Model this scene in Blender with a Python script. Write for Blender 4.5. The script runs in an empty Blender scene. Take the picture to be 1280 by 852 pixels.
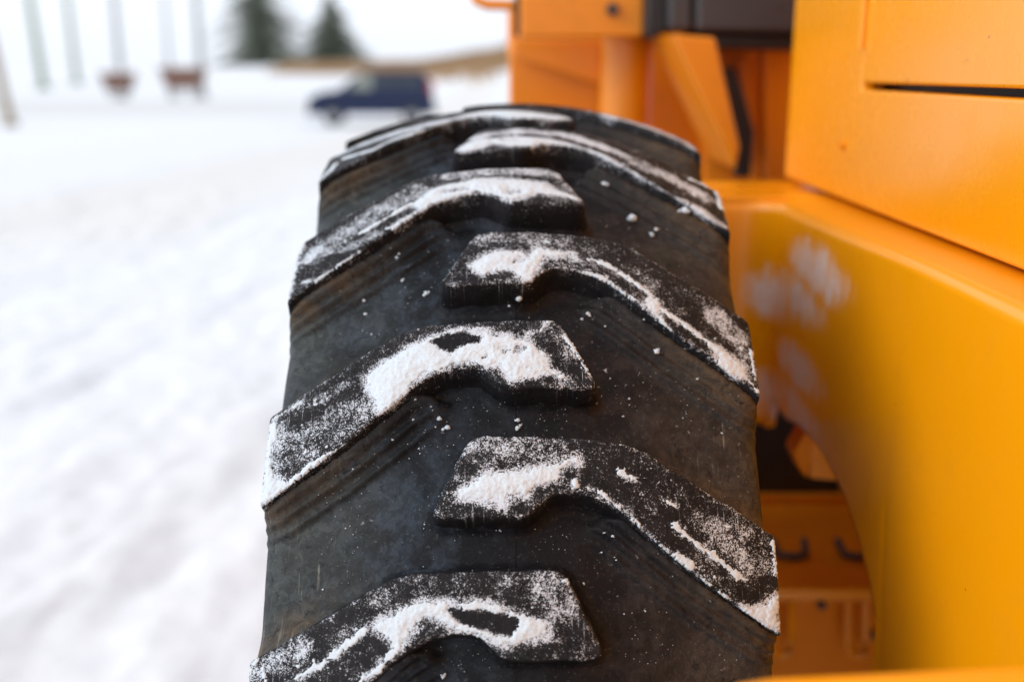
import bpy, bmesh, math, random
import numpy as np
from mathutils import Vector, Matrix
from mathutils.geometry import delaunay_2d_cdt

random.seed(7)
SC = bpy.context.scene
COL = SC.collection

# ------------------------------------------------------------------ camera
CAMZ = 1.3739
PITCH = math.radians(14.055)
FPX = 1350.0
CXP = 645.55
cam_d = bpy.data.cameras.new('camera')
cam = bpy.data.objects.new('camera', cam_d)
COL.objects.link(cam)
cam_d.sensor_width = 36.0
cam_d.lens = FPX / 1280 * 36.0
cam_d.clip_start = 0.02
cam_d.clip_end = 6000
cam.location = (0, 0, CAMZ)
cam.rotation_euler = (math.pi / 2 - PITCH, 0, math.atan((CXP - 640) / FPX))
cam_d.dof.use_dof = True
cam_d.dof.focus_distance = 0.86
cam_d.dof.aperture_fstop = 2.35
cam_d.dof.aperture_blades = 9
SC.camera = cam

# ------------------------------------------------------------------ sky, sun, exposure
SUN_EL, SUN_AZ = 32.0, -112.0      # azimuth measured from +Y towards +X
world = bpy.data.worlds.new('World')
SC.world = world
world.use_nodes = True
wn = world.node_tree.nodes; wl = world.node_tree.links
wn.clear()
sky = wn.new('ShaderNodeTexSky'); sky.sky_type = 'NISHITA'; sky.sun_disc = False
sky.sun_elevation = math.radians(SUN_EL); sky.sun_rotation = math.radians(SUN_AZ)
sky.air_density = 1.0; sky.dust_density = 1.5; sky.ozone_density = 1.0
hs = wn.new('ShaderNodeHueSaturation'); hs.inputs['Saturation'].default_value = 0.15
bg = wn.new('ShaderNodeBackground'); bg.inputs['Strength'].default_value = 0.14
wo = wn.new('ShaderNodeOutputWorld')
# a closed, evenly bright cloud deck over the clear-sky model
cl = wn.new('ShaderNodeMix'); cl.data_type = 'RGBA'; cl.inputs[0].default_value = 0.75
cl.inputs[7].default_value = (8.3, 8.8, 9.7, 1)
wl.new(sky.outputs[0], hs.inputs['Color']); wl.new(hs.outputs[0], cl.inputs[6]); wl.new(cl.outputs[2], bg.inputs[0]); wl.new(bg.outputs[0], wo.inputs[0])
sd = bpy.data.lights.new('sun', 'SUN'); sun = bpy.data.objects.new('sun', sd); COL.objects.link(sun)
sd.energy = 1.5; sd.angle = math.radians(42); sd.color = (1.0, 0.98, 0.96)
el, az = math.radians(SUN_EL), math.radians(SUN_AZ)
sdir = Vector((math.sin(az) * math.cos(el), math.cos(az) * math.cos(el), math.sin(el)))
sun.rotation_euler = sdir.to_track_quat('Z', 'Y').to_euler()
SC.view_settings.view_transform = 'Standard'
SC.view_settings.look = 'None'
SC.view_settings.gamma = 1.0
SC.view_settings.use_curve_mapping = False
SC.view_settings.exposure = 0.0
SC.render.engine = 'CYCLES'
SC.cycles.use_denoising = True
SC.cycles.max_bounces = 6
SC.cycles.diffuse_bounces = 4
SC.cycles.glossy_bounces = 3

# ------------------------------------------------------------------ geometry of the view (to place things at real positions)
def ray(x, y):
    a = (x - CXP) / FPX; b = (y - 426.0) / FPX
    return Vector((a, math.cos(PITCH) - b * math.sin(PITCH), -math.sin(PITCH) - b * math.cos(PITCH)))
def atY(x, y, Y):
    d = ray(x, y); t = Y / d.y
    return Vector((d.x * t, Y, CAMZ + d.z * t))
def atX(x, y, X):
    d = ray(x, y); t = X / d.x
    return Vector((X, d.y * t, CAMZ + d.z * t))

# ------------------------------------------------------------------ noise
def hsh(i, j, seed):
    n = (i.astype(np.int64) * 374761393 + j.astype(np.int64) * 668265263 + seed * 1442695041) & 0xFFFFFFFF
    n = ((n ^ (n >> 13)) * 1274126177) & 0xFFFFFFFF
    return ((n ^ (n >> 16)) & 0xFFFFFF) / float(0xFFFFFF)
def vnoise(x, y, seed=0):
    xi = np.floor(x); yi = np.floor(y); fx = x - xi; fy = y - yi
    fx = fx * fx * (3 - 2 * fx); fy = fy * fy * (3 - 2 * fy)
    a = hsh(xi, yi, seed); b = hsh(xi + 1, yi, seed); c = hsh(xi, yi + 1, seed); d = hsh(xi + 1, yi + 1, seed)
    return (a * (1 - fx) + b * fx) * (1 - fy) + (c * (1 - fx) + d * fx) * fy
def fbm(x, y, seed=0, o=4):
    s = 0; a = 0.5; t = 0
    for k in range(o):
        s = s + a * vnoise(x * 2 ** k, y * 2 ** k, seed + k * 17); t += a; a *= 0.5
    return s / t
def sstep(a, b, x):
    t = np.clip((x - a) / (b - a), 0, 1); return t * t * (3 - 2 * t)

# ------------------------------------------------------------------ object helpers
def link(name, me, mat=None, parent=None, smooth=True, loc=None):
    o = bpy.data.objects.new(name, me); COL.objects.link(o)
    if mat is not None:
        if isinstance(mat, (list, tuple)):
            for m in mat: me.materials.append(m)
        else: me.materials.append(mat)
    if parent is not None: o.parent = parent
    if loc is not None: o.location = loc
    if smooth and len(me.polygons): me.polygons.foreach_set('use_smooth', [True] * len(me.polygons))
    return o
def np_mesh(name, V, F):
    me = bpy.data.meshes.new(name)
    V = np.asarray(V, dtype=np.float32); F = np.asarray(F, dtype=np.int32)
    me.vertices.add(len(V)); me.vertices.foreach_set('co', V.ravel())
    k = F.shape[1]
    me.loops.add(F.size); me.loops.foreach_set('vertex_index', F.ravel())
    me.polygons.add(len(F)); me.polygons.foreach_set('loop_start', np.arange(len(F), dtype=np.int32) * k)
    me.polygons.foreach_set('loop_total', np.full(len(F), k, dtype=np.int32))
    me.update(calc_edges=True); me.validate()
    return me
def grid_faces(n, m, wrap=False):
    i = np.arange(n if wrap else n - 1)[:, None]; j = np.arange(m - 1)[None, :]
    a = i * m + j; b = ((i + 1) % n) * m + j
    return np.stack([a, a + 1, b + 1, b], -1).reshape(-1, 4)
def tag(o, label=None, cat=None, group=None, kind=None):
    if label: o['label'] = label
    if cat: o['category'] = cat
    if group: o['group'] = group
    if kind: o['kind'] = kind
    return o
def empty(name, loc):
    o = bpy.data.objects.new(name, None); COL.objects.link(o); o.location = loc
    o.empty_display_size = 0.1
    return o
def finish_bm(name, bm, mat, parent, bevel=0.0, seg=2, smooth=True):
    bmesh.ops.recalc_face_normals(bm, faces=bm.faces)
    me = bpy.data.meshes.new(name); bm.to_mesh(me); bm.free()
    o = link(name, me, mat, parent, smooth=smooth)
    if bevel > 0:
        md = o.modifiers.new('bevel', 'BEVEL'); md.width = bevel; md.segments = seg
        md.limit_method = 'ANGLE'; md.angle_limit = math.radians(25)
        try: md.harden_normals = True
        except Exception: pass
    elif smooth:
        with_sharp(me)
    return o
def with_sharp(me, ang=35):
    try: me.set_sharp_from_angle(angle=math.radians(ang))
    except Exception: pass
def box(name, a, b, mat, parent=None, bevel=0.004):
    bm = bmesh.new()
    r = bmesh.ops.create_cube(bm, size=1)
    c = [(a[i] + b[i]) / 2 for i in range(3)]; s = [abs(b[i] - a[i]) for i in range(3)]
    for v in bm.verts: v.co = Vector((v.co.x * s[0] + c[0], v.co.y * s[1] + c[1], v.co.z * s[2] + c[2]))
    return finish_bm(name, bm, mat, parent, bevel)
def prism(name, pts, ext, mat, parent=None, bevel=0.004):
    """closed polygon of 3D points extruded by a vector"""
    bm = bmesh.new(); ext = Vector(ext)
    A = [bm.verts.new(p) for p in pts]; B = [bm.verts.new(Vector(p) + ext) for p in pts]
    bm.faces.new(A); bm.faces.new(B[::-1])
    n = len(pts)
    for i in range(n): bm.faces.new((A[i], B[i], B[(i + 1) % n], A[(i + 1) % n]))
    return finish_bm(name, bm, mat, parent, bevel)
def pxplate(name, px, Y, depth, mat, parent, bevel=0.004):
    return prism(name, [atY(x, y, Y) for x, y in px], (0, depth, 0), mat, parent, bevel)
def tube_bm(bm, pts, r, n=12, caps=True, closed=False):
    pts = [Vector(p) for p in pts]; N = len(pts); rings = []
    up = Vector((0, 0, 1))
    for i, p in enumerate(pts):
        if closed: t = pts[(i + 1) % N] - pts[i - 1]
        else: t = pts[min(i + 1, N - 1)] - pts[max(i - 1, 0)]
        t.normalize()
        s = t.cross(up)
        if s.length < 1e-3: s = t.cross(Vector((1, 0, 0)))
        s.normalize(); w = s.cross(t).normalized()
        rr = r[i] if isinstance(r, (list, tuple)) else r
        rings.append([bm.verts.new(p + s * rr * math.cos(2 * math.pi * k / n) + w * rr * math.sin(2 * math.pi * k / n)) for k in range(n)])
    for i in range(N if closed else N - 1):
        a, b = rings[i], rings[(i + 1) % N]
        for k in range(n): bm.faces.new((a[k], a[(k + 1) % n], b[(k + 1) % n], b[k]))
    if caps and not closed:
        bm.faces.new(rings[0][::-1]); bm.faces.new(rings[-1])
def tube(name, pts, r, mat, parent=None, n=12):
    bm = bmesh.new(); tube_bm(bm, pts, r, n)
    return finish_bm(name, bm, mat, parent)
def lathe(name, prof, mat, parent=None, n=48, axis='X', centre=(0, 0, 0), closed=False):
    """prof: (axial, radius) pairs"""
    V = []; m = len(prof)
    for i in range(n):
        a = 2 * math.pi * i / n
        for (ax, r) in prof:
            if axis == 'X': V.append((centre[0] + ax, centre[1] + r * math.cos(a), centre[2] + r * math.sin(a)))
            elif axis == 'Y': V.append((centre[0] + r * math.cos(a), centre[1] + ax, centre[2] + r * math.sin(a)))
            else: V.append((centre[0] + r * math.cos(a), centre[1] + r * math.sin(a), centre[2] + ax))
    F = grid_faces(n, m, wrap=True)
    if closed:
        i = np.arange(n); a = i * m + m - 1; b = i * m; c = ((i + 1) % n) * m; d = ((i + 1) % n) * m + m - 1
        F = np.concatenate([F, np.stack([a, b, c, d], -1)])
    me = np_mesh(name, V, F)
    bm = bmesh.new(); bm.from_mesh(me); bmesh.ops.recalc_face_normals(bm, faces=bm.faces); bm.to_mesh(me); bm.free()
    o = link(name, me, mat, parent); with_sharp(me, 40)
    return o

# ------------------------------------------------------------------ materials
class NT:
    def __init__(s, name):
        s.m = bpy.data.materials.new(name); s.m.use_nodes = True
        s.n = s.m.node_tree.nodes; s.l = s.m.node_tree.links; s.n.clear()
        s.out = s.n.new('ShaderNodeOutputMaterial'); s.b = s.n.new('ShaderNodeBsdfPrincipled')
        s.l.new(s.b.outputs[0], s.out.inputs['Surface'])
        s.tc = s.n.new('ShaderNodeTexCoord')
    def val(s, sock, v):
        if isinstance(v, bpy.types.NodeSocket): s.l.new(v, sock)
        elif isinstance(v, (tuple, list)):
            v = tuple(v)
            if sock.type == 'RGBA' and len(v) == 3: v = v + (1,)
            sock.default_value = v
        else: sock.default_value = v
    def set(s, **kw):
        for k, v in kw.items(): s.val(s.b.inputs[k.replace('_', ' ')], v)
        return s
    def noise(s, scale, detail=4, rough=0.55, vec=None, stretch=None, dist=0.0):
        n = s.n.new('ShaderNodeTexNoise')
        n.inputs['Scale'].default_value = scale; n.inputs['Detail'].default_value = detail
        n.inputs['Roughness'].default_value = rough; n.inputs['Distortion'].default_value = dist
        v = vec or s.tc.outputs['Object']
        if stretch:
            mp = s.n.new('ShaderNodeMapping'); mp.inputs['Scale'].default_value = stretch
            s.l.new(v, mp.inputs['Vector']); v = mp.outputs[0]
        s.l.new(v, n.inputs['Vector'])
        return n.outputs['Fac']
    def ramp(s, x, a, b, c0=0.0, c1=1.0):
        r = s.n.new('ShaderNodeMapRange'); r.interpolation_type = 'SMOOTHSTEP'
        s.val(r.inputs['Value'], x); s.val(r.inputs['From Min'], a); s.val(r.inputs['From Max'], b)
        s.val(r.inputs['To Min'], c0); s.val(r.inputs['To Max'], c1)
        return r.outputs['Result']
    def math(s, op, a, b=None, c=None):
        m = s.n.new('ShaderNodeMath'); m.operation = op
        s.val(m.inputs[0], a)
        if b is not None: s.val(m.inputs[1], b)
        if c is not None: s.val(m.inputs[2], c)
        return m.outputs[0]
    def mix(s, f, a, b):
        m = s.n.new('ShaderNodeMix'); m.data_type = 'RGBA'
        s.val(m.inputs[0], f); s.val(m.inputs[6], a); s.val(m.inputs[7], b)
        return m.outputs[2]
    def bump(s, h, strength=0.3, dist=0.002, prev=None):
        b = s.n.new('ShaderNodeBump'); b.inputs['Strength'].default_value = strength; b.inputs['Distance'].default_value = dist
        s.l.new(h, b.inputs['Height'])
        if prev is not None: s.l.new(prev, b.inputs['Normal'])
        return b.outputs['Normal']
    def sep(s, v=None):
        x = s.n.new('ShaderNodeSeparateXYZ'); s.l.new(v or s.tc.outputs['Object'], x.inputs[0]); return x.outputs
    def attr(s, name):
        a = s.n.new('ShaderNodeAttribute'); a.attribute_name = name; return a.outputs['Fac']
    def near(s, p, r0, r1):
        """1 within r0 of the point p, 0 beyond r1 (object space)"""
        v = s.n.new('ShaderNodeVectorMath'); v.operation = 'DISTANCE'
        v.inputs[1].default_value = (p[0], p[1] * 0.24, p[2])
        mp = s.n.new('ShaderNodeMapping'); mp.inputs['Scale'].default_value = (1, 0.24, 1)
        s.l.new(s.tc.outputs['Object'], mp.inputs['Vector']); s.l.new(mp.outputs[0], v.inputs[0])
        return s.ramp(v.outputs['Value'], r0, r1, 1.0, 0.0)

def mat_simple(name, col, rough=0.6, metal=0.0, nscale=30, namp=0.25, bump=0.15, bd=0.001):
    t = NT(name); f = t.noise(nscale, 5)
    lo = tuple(c * (1 - namp) for c in col); hi = tuple(min(1, c * (1 + namp)) for c in col)
    t.set(Base_Color=t.mix(f, lo, hi), Roughness=rough, Metallic=metal, Normal=t.bump(f, bump, bd))
    return t.m

def mat_rubber(name, lug):
    t = NT(name)
    x, y, z = t.sep()
    ax = t.math('ABSOLUTE', x)
    mott = t.noise(38, 6, 0.65)
    fine = t.noise(420, 4, 0.6)
    blot = t.noise(9, 4, 0.6, dist=0.4)
    if lug:
        base = t.mix(t.ramp(mott, 0.35, 0.7), (0.005, 0.0048, 0.0058), (0.013, 0.0118, 0.0135))
    else:
        blue = t.mix(t.ramp(mott, 0.42, 0.60), (0.009, 0.011, 0.014), (0.036, 0.048, 0.064))
        brn = t.mix(t.ramp(mott, 0.40, 0.62), (0.010, 0.008, 0.009), (0.032, 0.026, 0.025))
        side = t.ramp(x, -0.03, 0.06)
        base = t.mix(side, blue, brn)
        # darker clean rubber round the centre line
        cen = t.math('MULTIPLY', t.ramp(ax, 0.02, 0.10, 1, 0), t.ramp(blot, 0.3, 0.6, 0.5, 1))
        base = t.mix(t.math('MULTIPLY', cen, 0.75), base, (0.009, 0.009, 0.011))
        # dried mud film towards the shoulders
        dust = t.math('MULTIPLY', t.ramp(ax, 0.075, 0.175), t.ramp(blot, 0.34, 0.62, 0.35, 1))
        base = t.mix(t.math('MULTIPLY', dust, 0.75), base, t.mix(t.noise(60, 5, 0.6, stretch=(0.25, 1, 1)), t.mix(side, (0.026, 0.030, 0.031), (0.034, 0.029, 0.024)), t.mix(side, (0.100, 0.112, 0.104), (0.120, 0.100, 0.080))))
        # ochre dirt held in the fillets beside the lugs
        fil = t.attr('fillet')
        och = t.math('MULTIPLY', t.math('MULTIPLY', fil, t.ramp(ax, 0.09, 0.19)), t.ramp(t.noise(28, 5, 0.6), 0.36, 0.6, 0.25, 1))
        base = t.mix(t.math('MULTIPLY', och, 0.75), base, (0.120, 0.072, 0.033))
        specks = t.ramp(t.noise(230, 2, 0.5), 0.70, 0.74)
        zone = t.ramp(t.noise(14, 3), 0.48, 0.62)
        base = t.mix(t.math('MULTIPLY', t.math('MULTIPLY', specks, zone), 0.55), base, (0.42, 0.40, 0.40))
    if not lug:
        pits = t.ramp(t.noise(95, 5, 0.7), 0.33, 0.42)
        base = t.mix(t.math('MULTIPLY', t.math('SUBTRACT', 1.0, pits), 0.7), base, (0.008, 0.008, 0.010))
        an = t.n.new('ShaderNodeMath'); an.operation = 'ARCTAN2'; t.l.new(z, an.inputs[0]); t.l.new(y, an.inputs[1])
        cc = t.n.new('ShaderNodeCombineXYZ'); t.l.new(x, cc.inputs[0]); t.l.new(an.outputs[0], cc.inputs[1])
        scr = t.ramp(t.noise(1.0, 3, 0.6, vec=cc.outputs[0], stretch=(420, 14, 1)), 0.60, 0.72)
        sm_ = t.math('MULTIPLY', t.math('MULTIPLY', scr, t.ramp(ax, 0.12, 0.17)), t.ramp(t.noise(16, 3), 0.50, 0.60))
        base = t.mix(t.math('MULTIPLY', sm_, 0.55), base, (0.30, 0.29, 0.25))
        cs = t.ramp(t.math('ABSOLUTE', t.math('ADD', x, t.math('MULTIPLY', t.math('SUBTRACT', mott, 0.5), 0.0012))), 0.0005, 0.0011, 1.0, 0.0)
        base = t.mix(t.math('MULTIPLY', cs, 0.8), base, (0.003, 0.003, 0.003))
        crk = t.ramp(t.noise(70, 8, 0.78, dist=1.2), 0.44, 0.56)
        base = t.mix(t.math('MULTIPLY', crk, 0.45), base, (0.008, 0.009, 0.011))
        gr = t.ramp(t.noise(330, 3, 0.7), 0.58, 0.72)
        base = t.mix(t.math('MULTIPLY', gr, 0.22), base, (0.20, 0.19, 0.18))
    rough = t.ramp(mott, 0.3, 0.7, 0.42, 0.62)
    nrm = t.bump(fine, 0.5, 0.0008)
    nrm = t.bump(mott, 0.45, 0.0016, nrm)
    if lug:
        fr = t.attr('frost')
        # dry snow dust: fine grains whose density is the frost attribute, plus scratches that run round the tyre
        g1 = t.noise(900, 2, 0.75); g2 = t.noise(340, 4, 0.75); g3 = t.noise(70, 4, 0.65)
        g = t.math('ADD', t.math('MULTIPLY', g1, 0.44), t.math('ADD', t.math('MULTIPLY', g2, 0.30), t.math('MULTIPLY', g3, 0.26)))
        thr = t.math('SUBTRACT', 0.640, t.math('MULTIPLY', fr, 0.225))
        m = t.ramp(t.math('SUBTRACT', g, thr), -0.008, 0.03)
        # streak coordinate: across fine, along coarse
        ang = t.n.new('ShaderNodeMath'); ang.operation = 'ARCTAN2'; t.l.new(z, ang.inputs[0]); t.l.new(y, ang.inputs[1])
        cb = t.n.new('ShaderNodeCombineXYZ'); t.l.new(x, cb.inputs[0]); t.l.new(ang.outputs[0], cb.inputs[1])
        sn = t.noise(1.0, 2, 0.5, vec=cb.outputs[0], stretch=(620, 16, 1))
        sm = t.math('MULTIPLY', t.ramp(sn, 0.63, 0.71), t.ramp(g1, 0.40, 0.52))
        sm = t.math('MULTIPLY', sm, t.ramp(t.noise(13, 2), 0.50, 0.62, 0.12, 1.0))
        sm = t.math('MULTIPLY', sm, t.ramp(fr, 0.05, 0.3, 0.0, 0.75))
        m = t.math('MULTIPLY', t.math('MAXIMUM', m, sm), t.ramp(fr, 0.01, 0.06))
        col = t.mix(t.math('MULTIPLY', m, 0.9), base, (0.64, 0.70, 0.77))
        haze_ = t.math('MULTIPLY', t.math('MULTIPLY', fr, t.ramp(g3, 0.35, 0.65, 0.4, 1.0)), t.ramp(g2, 0.35, 0.6, 0.01, 0.085))
        col = t.mix(t.math('ADD', haze_, 0.0), col, (0.55, 0.56, 0.60))
        rg = t.ramp(m, 0, 1, 0.55, 0.9)
        nrm = t.bump(m, 0.6, 0.0008, nrm)
        t.set(Base_Color=col, Roughness=rg, Normal=nrm)
    else:
        t.set(Base_Color=base, Roughness=rough, Normal=nrm)
    t.set(Specular_IOR_Level=0.12)
    return t.m

def mat_snow_close():
    t = NT('packed_snow_grains')
    g = t.noise(700, 4, 0.7); h = t.noise(160, 4, 0.6); d = t.noise(40, 4, 0.6)
    c = t.mix(t.ramp(g, 0.3, 0.7), (0.56, 0.625, 0.68), (0.68, 0.755, 0.81))
    c = t.mix(t.ramp(d, 0.66, 0.78, 0, 0.18), c, (0.70, 0.66, 0.64))
    n = t.bump(g, 0.7, 0.0010); n = t.bump(h, 0.35, 0.0015, n)
    t.set(Base_Color=c, Roughness=0.85, Normal=n, Specular_IOR_Level=0.3)
    return t.m

def mat_paint(name, col, frost_spots=(), rough=0.26, dirt=0.5):
    t = NT(name)
    big = t.noise(3.0, 4, 0.5); mid = t.noise(22, 5, 0.6); fine = t.noise(260, 3, 0.6)
    c = t.mix(big, tuple(v * 0.90 for v in col), tuple(min(1, v * 1.06) for v in col))
    dm = t.math('MULTIPLY', t.ramp(mid, 0.50, 0.85), dirt * 0.22)
    c = t.mix(dm, c, (0.30, 0.14, 0.03))
    chip = t.ramp(t.noise(95, 2, 0.4), 0.775, 0.79)
    c = t.mix(t.math('MULTIPLY', chip, 0.8), c, (0.03, 0.015, 0.008))
    r = t.ramp(mid, 0.3, 0.75, rough * 0.92, rough * 1.2)
    msk = None
    for (p, r0, r1) in frost_spots:
        k = t.near(p, r0, r1)
        msk = k if msk is None else t.math('MAXIMUM', msk, k)
    if msk is not None:
        n = t.noise(34, 6, 0.72, dist=0.3, stretch=(1, 1, 0.55)); n2 = t.noise(110, 4, 0.7)
        k = t.math('ADD', msk, t.math('MULTIPLY', t.math('MULTIPLY', t.math('SUBTRACT', n, 0.5), 2.6), t.ramp(msk, 0.0, 0.35)))
        k = t.math('MULTIPLY', t.ramp(k, 0.05, 1.15), t.ramp(n2, 0.25, 0.6, 0.5, 1.0))
        c = t.mix(t.math('MULTIPLY', k, 0.85), c, (0.84, 0.76, 0.74))
        r = t.math('ADD', r, t.math('MULTIPLY', k, 0.35))
    t.set(Base_Color=c, Roughness=r, Normal=t.bump(fine, 0.04, 0.0003), Specular_IOR_Level=0.45 if rough < 0.4 else 0.2)
    t.b.inputs['Coat Weight'].default_value = 0.3 if rough < 0.4 else 0.03
    t.b.inputs['Coat Roughness'].default_value = 0.18
    t.b.inputs['Coat IOR'].default_value = 1.45
    return t.m

YEL = (0.95, 0.345, 0.001)
M_case = mat_rubber('tyre_rubber_weathered', False)
M_lug = mat_rubber('tyre_rubber_frosted', True)
M_snowc = mat_snow_close()
M_yel = mat_paint('yellow_paint', YEL)
M_yel2 = mat_paint('yellow_paint_dirty', (0.86, 0.27, 0.003), rough=0.5, dirt=1.0)
M_shade = mat_paint('yellow_paint_shaded', (0.84, 0.255, 0.001), rough=0.36, dirt=0.9)  # same yellow, dirtier, with the front cluster's shade put into its colour
M_black = mat_simple('black_plastic', (0.012, 0.011, 0.012), 0.5)
M_dark = mat_simple('dark_grey_steel', (0.045, 0.040, 0.042), 0.45)
M_steel = mat_simple('rim_steel', (0.62, 0.26, 0.01), 0.4)
M_hose = mat_simple('rubber_hose', (0.02, 0.018, 0.017), 0.55)

# ------------------------------------------------------------------ the ground (one sheet, snow)
def terrain(X, Y):
    z = -0.5 * sstep(4, 40, Y)
    z = z + 2.28 * sstep(72, 112, Y)
    # ploughed edge of the far lane
    z = z + 0.34 * np.exp(-((Y - 61 - X * 0.05) / 2.6) ** 2) * sstep(-2, -14, X)
    # snowy slope beyond the loader
    z = z + 1.3 * sstep(-9.5, 3.0, X) * sstep(62, 96, Y) * sstep(400, 120, Y)
    amp = sstep(0.0, 1.0, 1 - np.clip((Y - 15) / 60, 0, 1)) * 0.9 + 0.1
    w = X - 0.12 * Y + (fbm(X * 0.25, Y * 0.2, 31, 2) - 0.5) * 1.0
    n = (fbm(w * 0.9 + 3, Y * 0.30, 3, 4) - 0.5) * 0.03 + (fbm(w * 9.0, Y * 2.4, 9, 4) - 0.5) * 0.050 + (fbm(X * 14, Y * 9, 19, 3) - 0.5) * 0.028
    # ruts that run away from the camera, and trampled dents stretched along them
    rut = np.exp(-((w + 1.30) / 0.12) ** 2) + np.exp(-((w + 2.55) / 0.15) ** 2) + 0.8 * np.exp(-((w + 0.55) / 0.10) ** 2) + np.exp(-((w + 4.2) / 0.2) ** 2) + np.exp(-((w + 6.0) / 0.22) ** 2)
    n = n - 0.032 * rut * (0.35 + fbm(X * 2, Y * 1.2, 41, 3))
    dent = sstep(0.60, 0.74, fbm(w * 5.5 + 7, Y * 1.7 + 2, 77, 2))
    n = n - 0.018 * dent
    return z + n * amp
def axis(a, b, n, p):
    t = np.linspace(-1, 1, n); s = np.sign(t) * np.abs(t) ** p
    return np.where(s < 0, -s * a, s * b)
gx = np.unique(np.concatenate([np.linspace(-9, 3, 330), axis(-1500, 1500, 160, 4.0)]))
gy = np.unique(np.concatenate([np.linspace(0.0, 14, 360), np.linspace(14, 120, 180), -np.geomspace(0.2, 300, 50), np.geomspace(121, 2500, 40)]))
GX, GY = np.meshgrid(gx, gy, indexing='ij')
GZ = terrain(GX, GY)
me = np_mesh('snow_ground', np.stack([GX, GY, GZ], -1).reshape(-1, 3), grid_faces(len(gx), len(gy))[:, ::-1])
t = NT('ground_snow')
X_, Y_, Z_ = t.sep()
g = t.noise(9, 6, 0.65); b_ = t.noise(0.5, 4, 0.6); fg = t.noise(60, 4, 0.7)
c = t.mix(t.ramp(g, 0.3, 0.7), (0.72, 0.73, 0.75), (0.79, 0.797, 0.805))
# broad band of driven-over, slightly sandy snow
lane = t.math('ADD', t.math('SUBTRACT', X_, t.math('MULTIPLY', Y_, 0.02)), t.math('MULTIPLY', t.math('SUBTRACT', b_, 0.5), 2.0))
la = t.math('MULTIPLY', t.ramp(lane, -6.6, -5.2), t.ramp(lane, -3.7, -2.6, 1, 0))
la = t.math('MULTIPLY', la, t.ramp(Y_, 6, 11))
bank_shade = t.math('MULTIPLY', t.math('MULTIPLY', t.ramp(Y_, 42, 50), t.ramp(Y_, 58, 62, 1, 0)), t.ramp(X_, -5, -11))  # far grey band: shadow along the ploughed bank put into the snow colour
c = t.mix(t.math('MULTIPLY', la, 0.6), c, (0.72, 0.68, 0.63))
c = t.mix(t.math('MULTIPLY', bank_shade, 0.5), c, (0.56, 0.54, 0.52))
nn = t.bump(g, 0.5, 0.02); nn = t.bump(fg, 0.4, 0.004, nn)
t.set(Base_Color=c, Roughness=0.9, Normal=nn, Specular_IOR_Level=0.2)
ground = tag(link('snow_ground', me, t.m), kind='structure')

def ground_z(x, y): return float(terrain(np.array([x * 1.0]), np.array([y * 1.0]))[0])

# ================================================================== WHEEL LOADER
loader = empty('wheel_loader', (0.6, 1.3, 0.0))
tag(loader, 'yellow wheel loader with its snow dusted lugged tyre facing the camera', 'wheel loader')
LINV = Vector((-0.6, -1.3, 0))
# all parts are modelled in world coordinates; the parent's offset is undone by the parts' own location
_plink = link
def part_fix(o): o.location = Vector(o.location) + LINV; return o

# ---- tyre numbers (metres)
R0 = 0.675
UH = 0.30747 * R0
CK = 0.06748
AX = Vector((0.0, 1.95455 * R0, CAMZ - 1.05771 * R0))
STEP = math.radians(18)
NOSE_R = math.radians(34.6)      # a right-hand lug's lower nose edge
NOSE_L = math.radians(43.7)
def crown(u): return R0 * (1 - CK * (u / UH) ** 2)
def unproj(x, y, dr=0.0):
    """photo point -> (angle round the axle, lateral position) on the tread surface"""
    d = ray(x, y); u = 0.0
    ey, ez = -AX.y, CAMZ - AX.z
    for _ in range(25):
        R = crown(u) - dr
        a = d.y ** 2 + d.z ** 2; b = 2 * (ey * d.y + ez * d.z); c = ey * ey + ez * ez - R * R
        disc = max(b * b - 4 * a * c, 0); tt = (-b - math.sqrt(disc)) / (2 * a); u = d.x * tt
    Y = ey + d.y * tt; Z = ez + d.z * tt
    return math.atan2(Z, -Y), u
# canonical right-hand lug outline: (u, s) with s = R0 * angle above the nose edge
D2 = math.radians
LUG = [(-0.325, 0.15), (-0.175, 5.7), (0.44, 5.5), (0.67, 3.0), (0.995, -0.35), (0.995, -7.5), (0.64, -3.2), (0.37, 0.9), (0.24, 1.75), (0.135, 1.65), (0.04, 0.05)]
LUG = [(u * UH, R0 * D2(p)) for u, p in LUG]
def round_poly(P, r, step=0.0022):
    """rounded corners, then resampled"""
    out = []; n = len(P)
    for i in range(n):
        p = Vector(P[i]); a = Vector(P[i - 1]); b = Vector(P[(i + 1) % n])
        da = (a - p); db = (b - p)
        rr = min(r[i] if isinstance(r, (list, tuple)) else r, da.length * 0.45, db.length * 0.45)
        p0 = p + da.normalized() * rr; p1 = p + db.normalized() * rr
        for k in range(6):
            t_ = k / 5; out.append((p0 * (1 - t_) + p * t_) * (1 - t_) + (p * (1 - t_) + p1 * t_) * t_)
    res = []
    for i in range(len(out)):
        a = out[i]; b = out[(i + 1) % len(out)]; L = (b - a).length
        k = max(1, int(round(L / step)))
        for j in range(k): res.append(a + (b - a) * (j / k))
    # drop near-duplicates
    r2 = [res[0]]
    for p in res[1:]:
        if (p - r2[-1]).length > step * 0.4: r2.append(p)
    if (r2[0] - r2[-1]).length < step * 0.4: r2.pop()
    return np.array([(p.x, p.y) for p in r2])
CR = [0.012, 0.012, 0.03, 0.03, 0.003, 0.003, 0.05, 0.02, 0.010, 0.008, 0.008]
LUGR = round_poly(LUG, CR)
def poly_area(P): x, y = P[:, 0], P[:, 1]; return 0.5 * np.sum(x * np.roll(y, -1) - y * np.roll(x, -1))
if poly_area(LUGR) < 0: LUGR = LUGR[::-1].copy()
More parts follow.
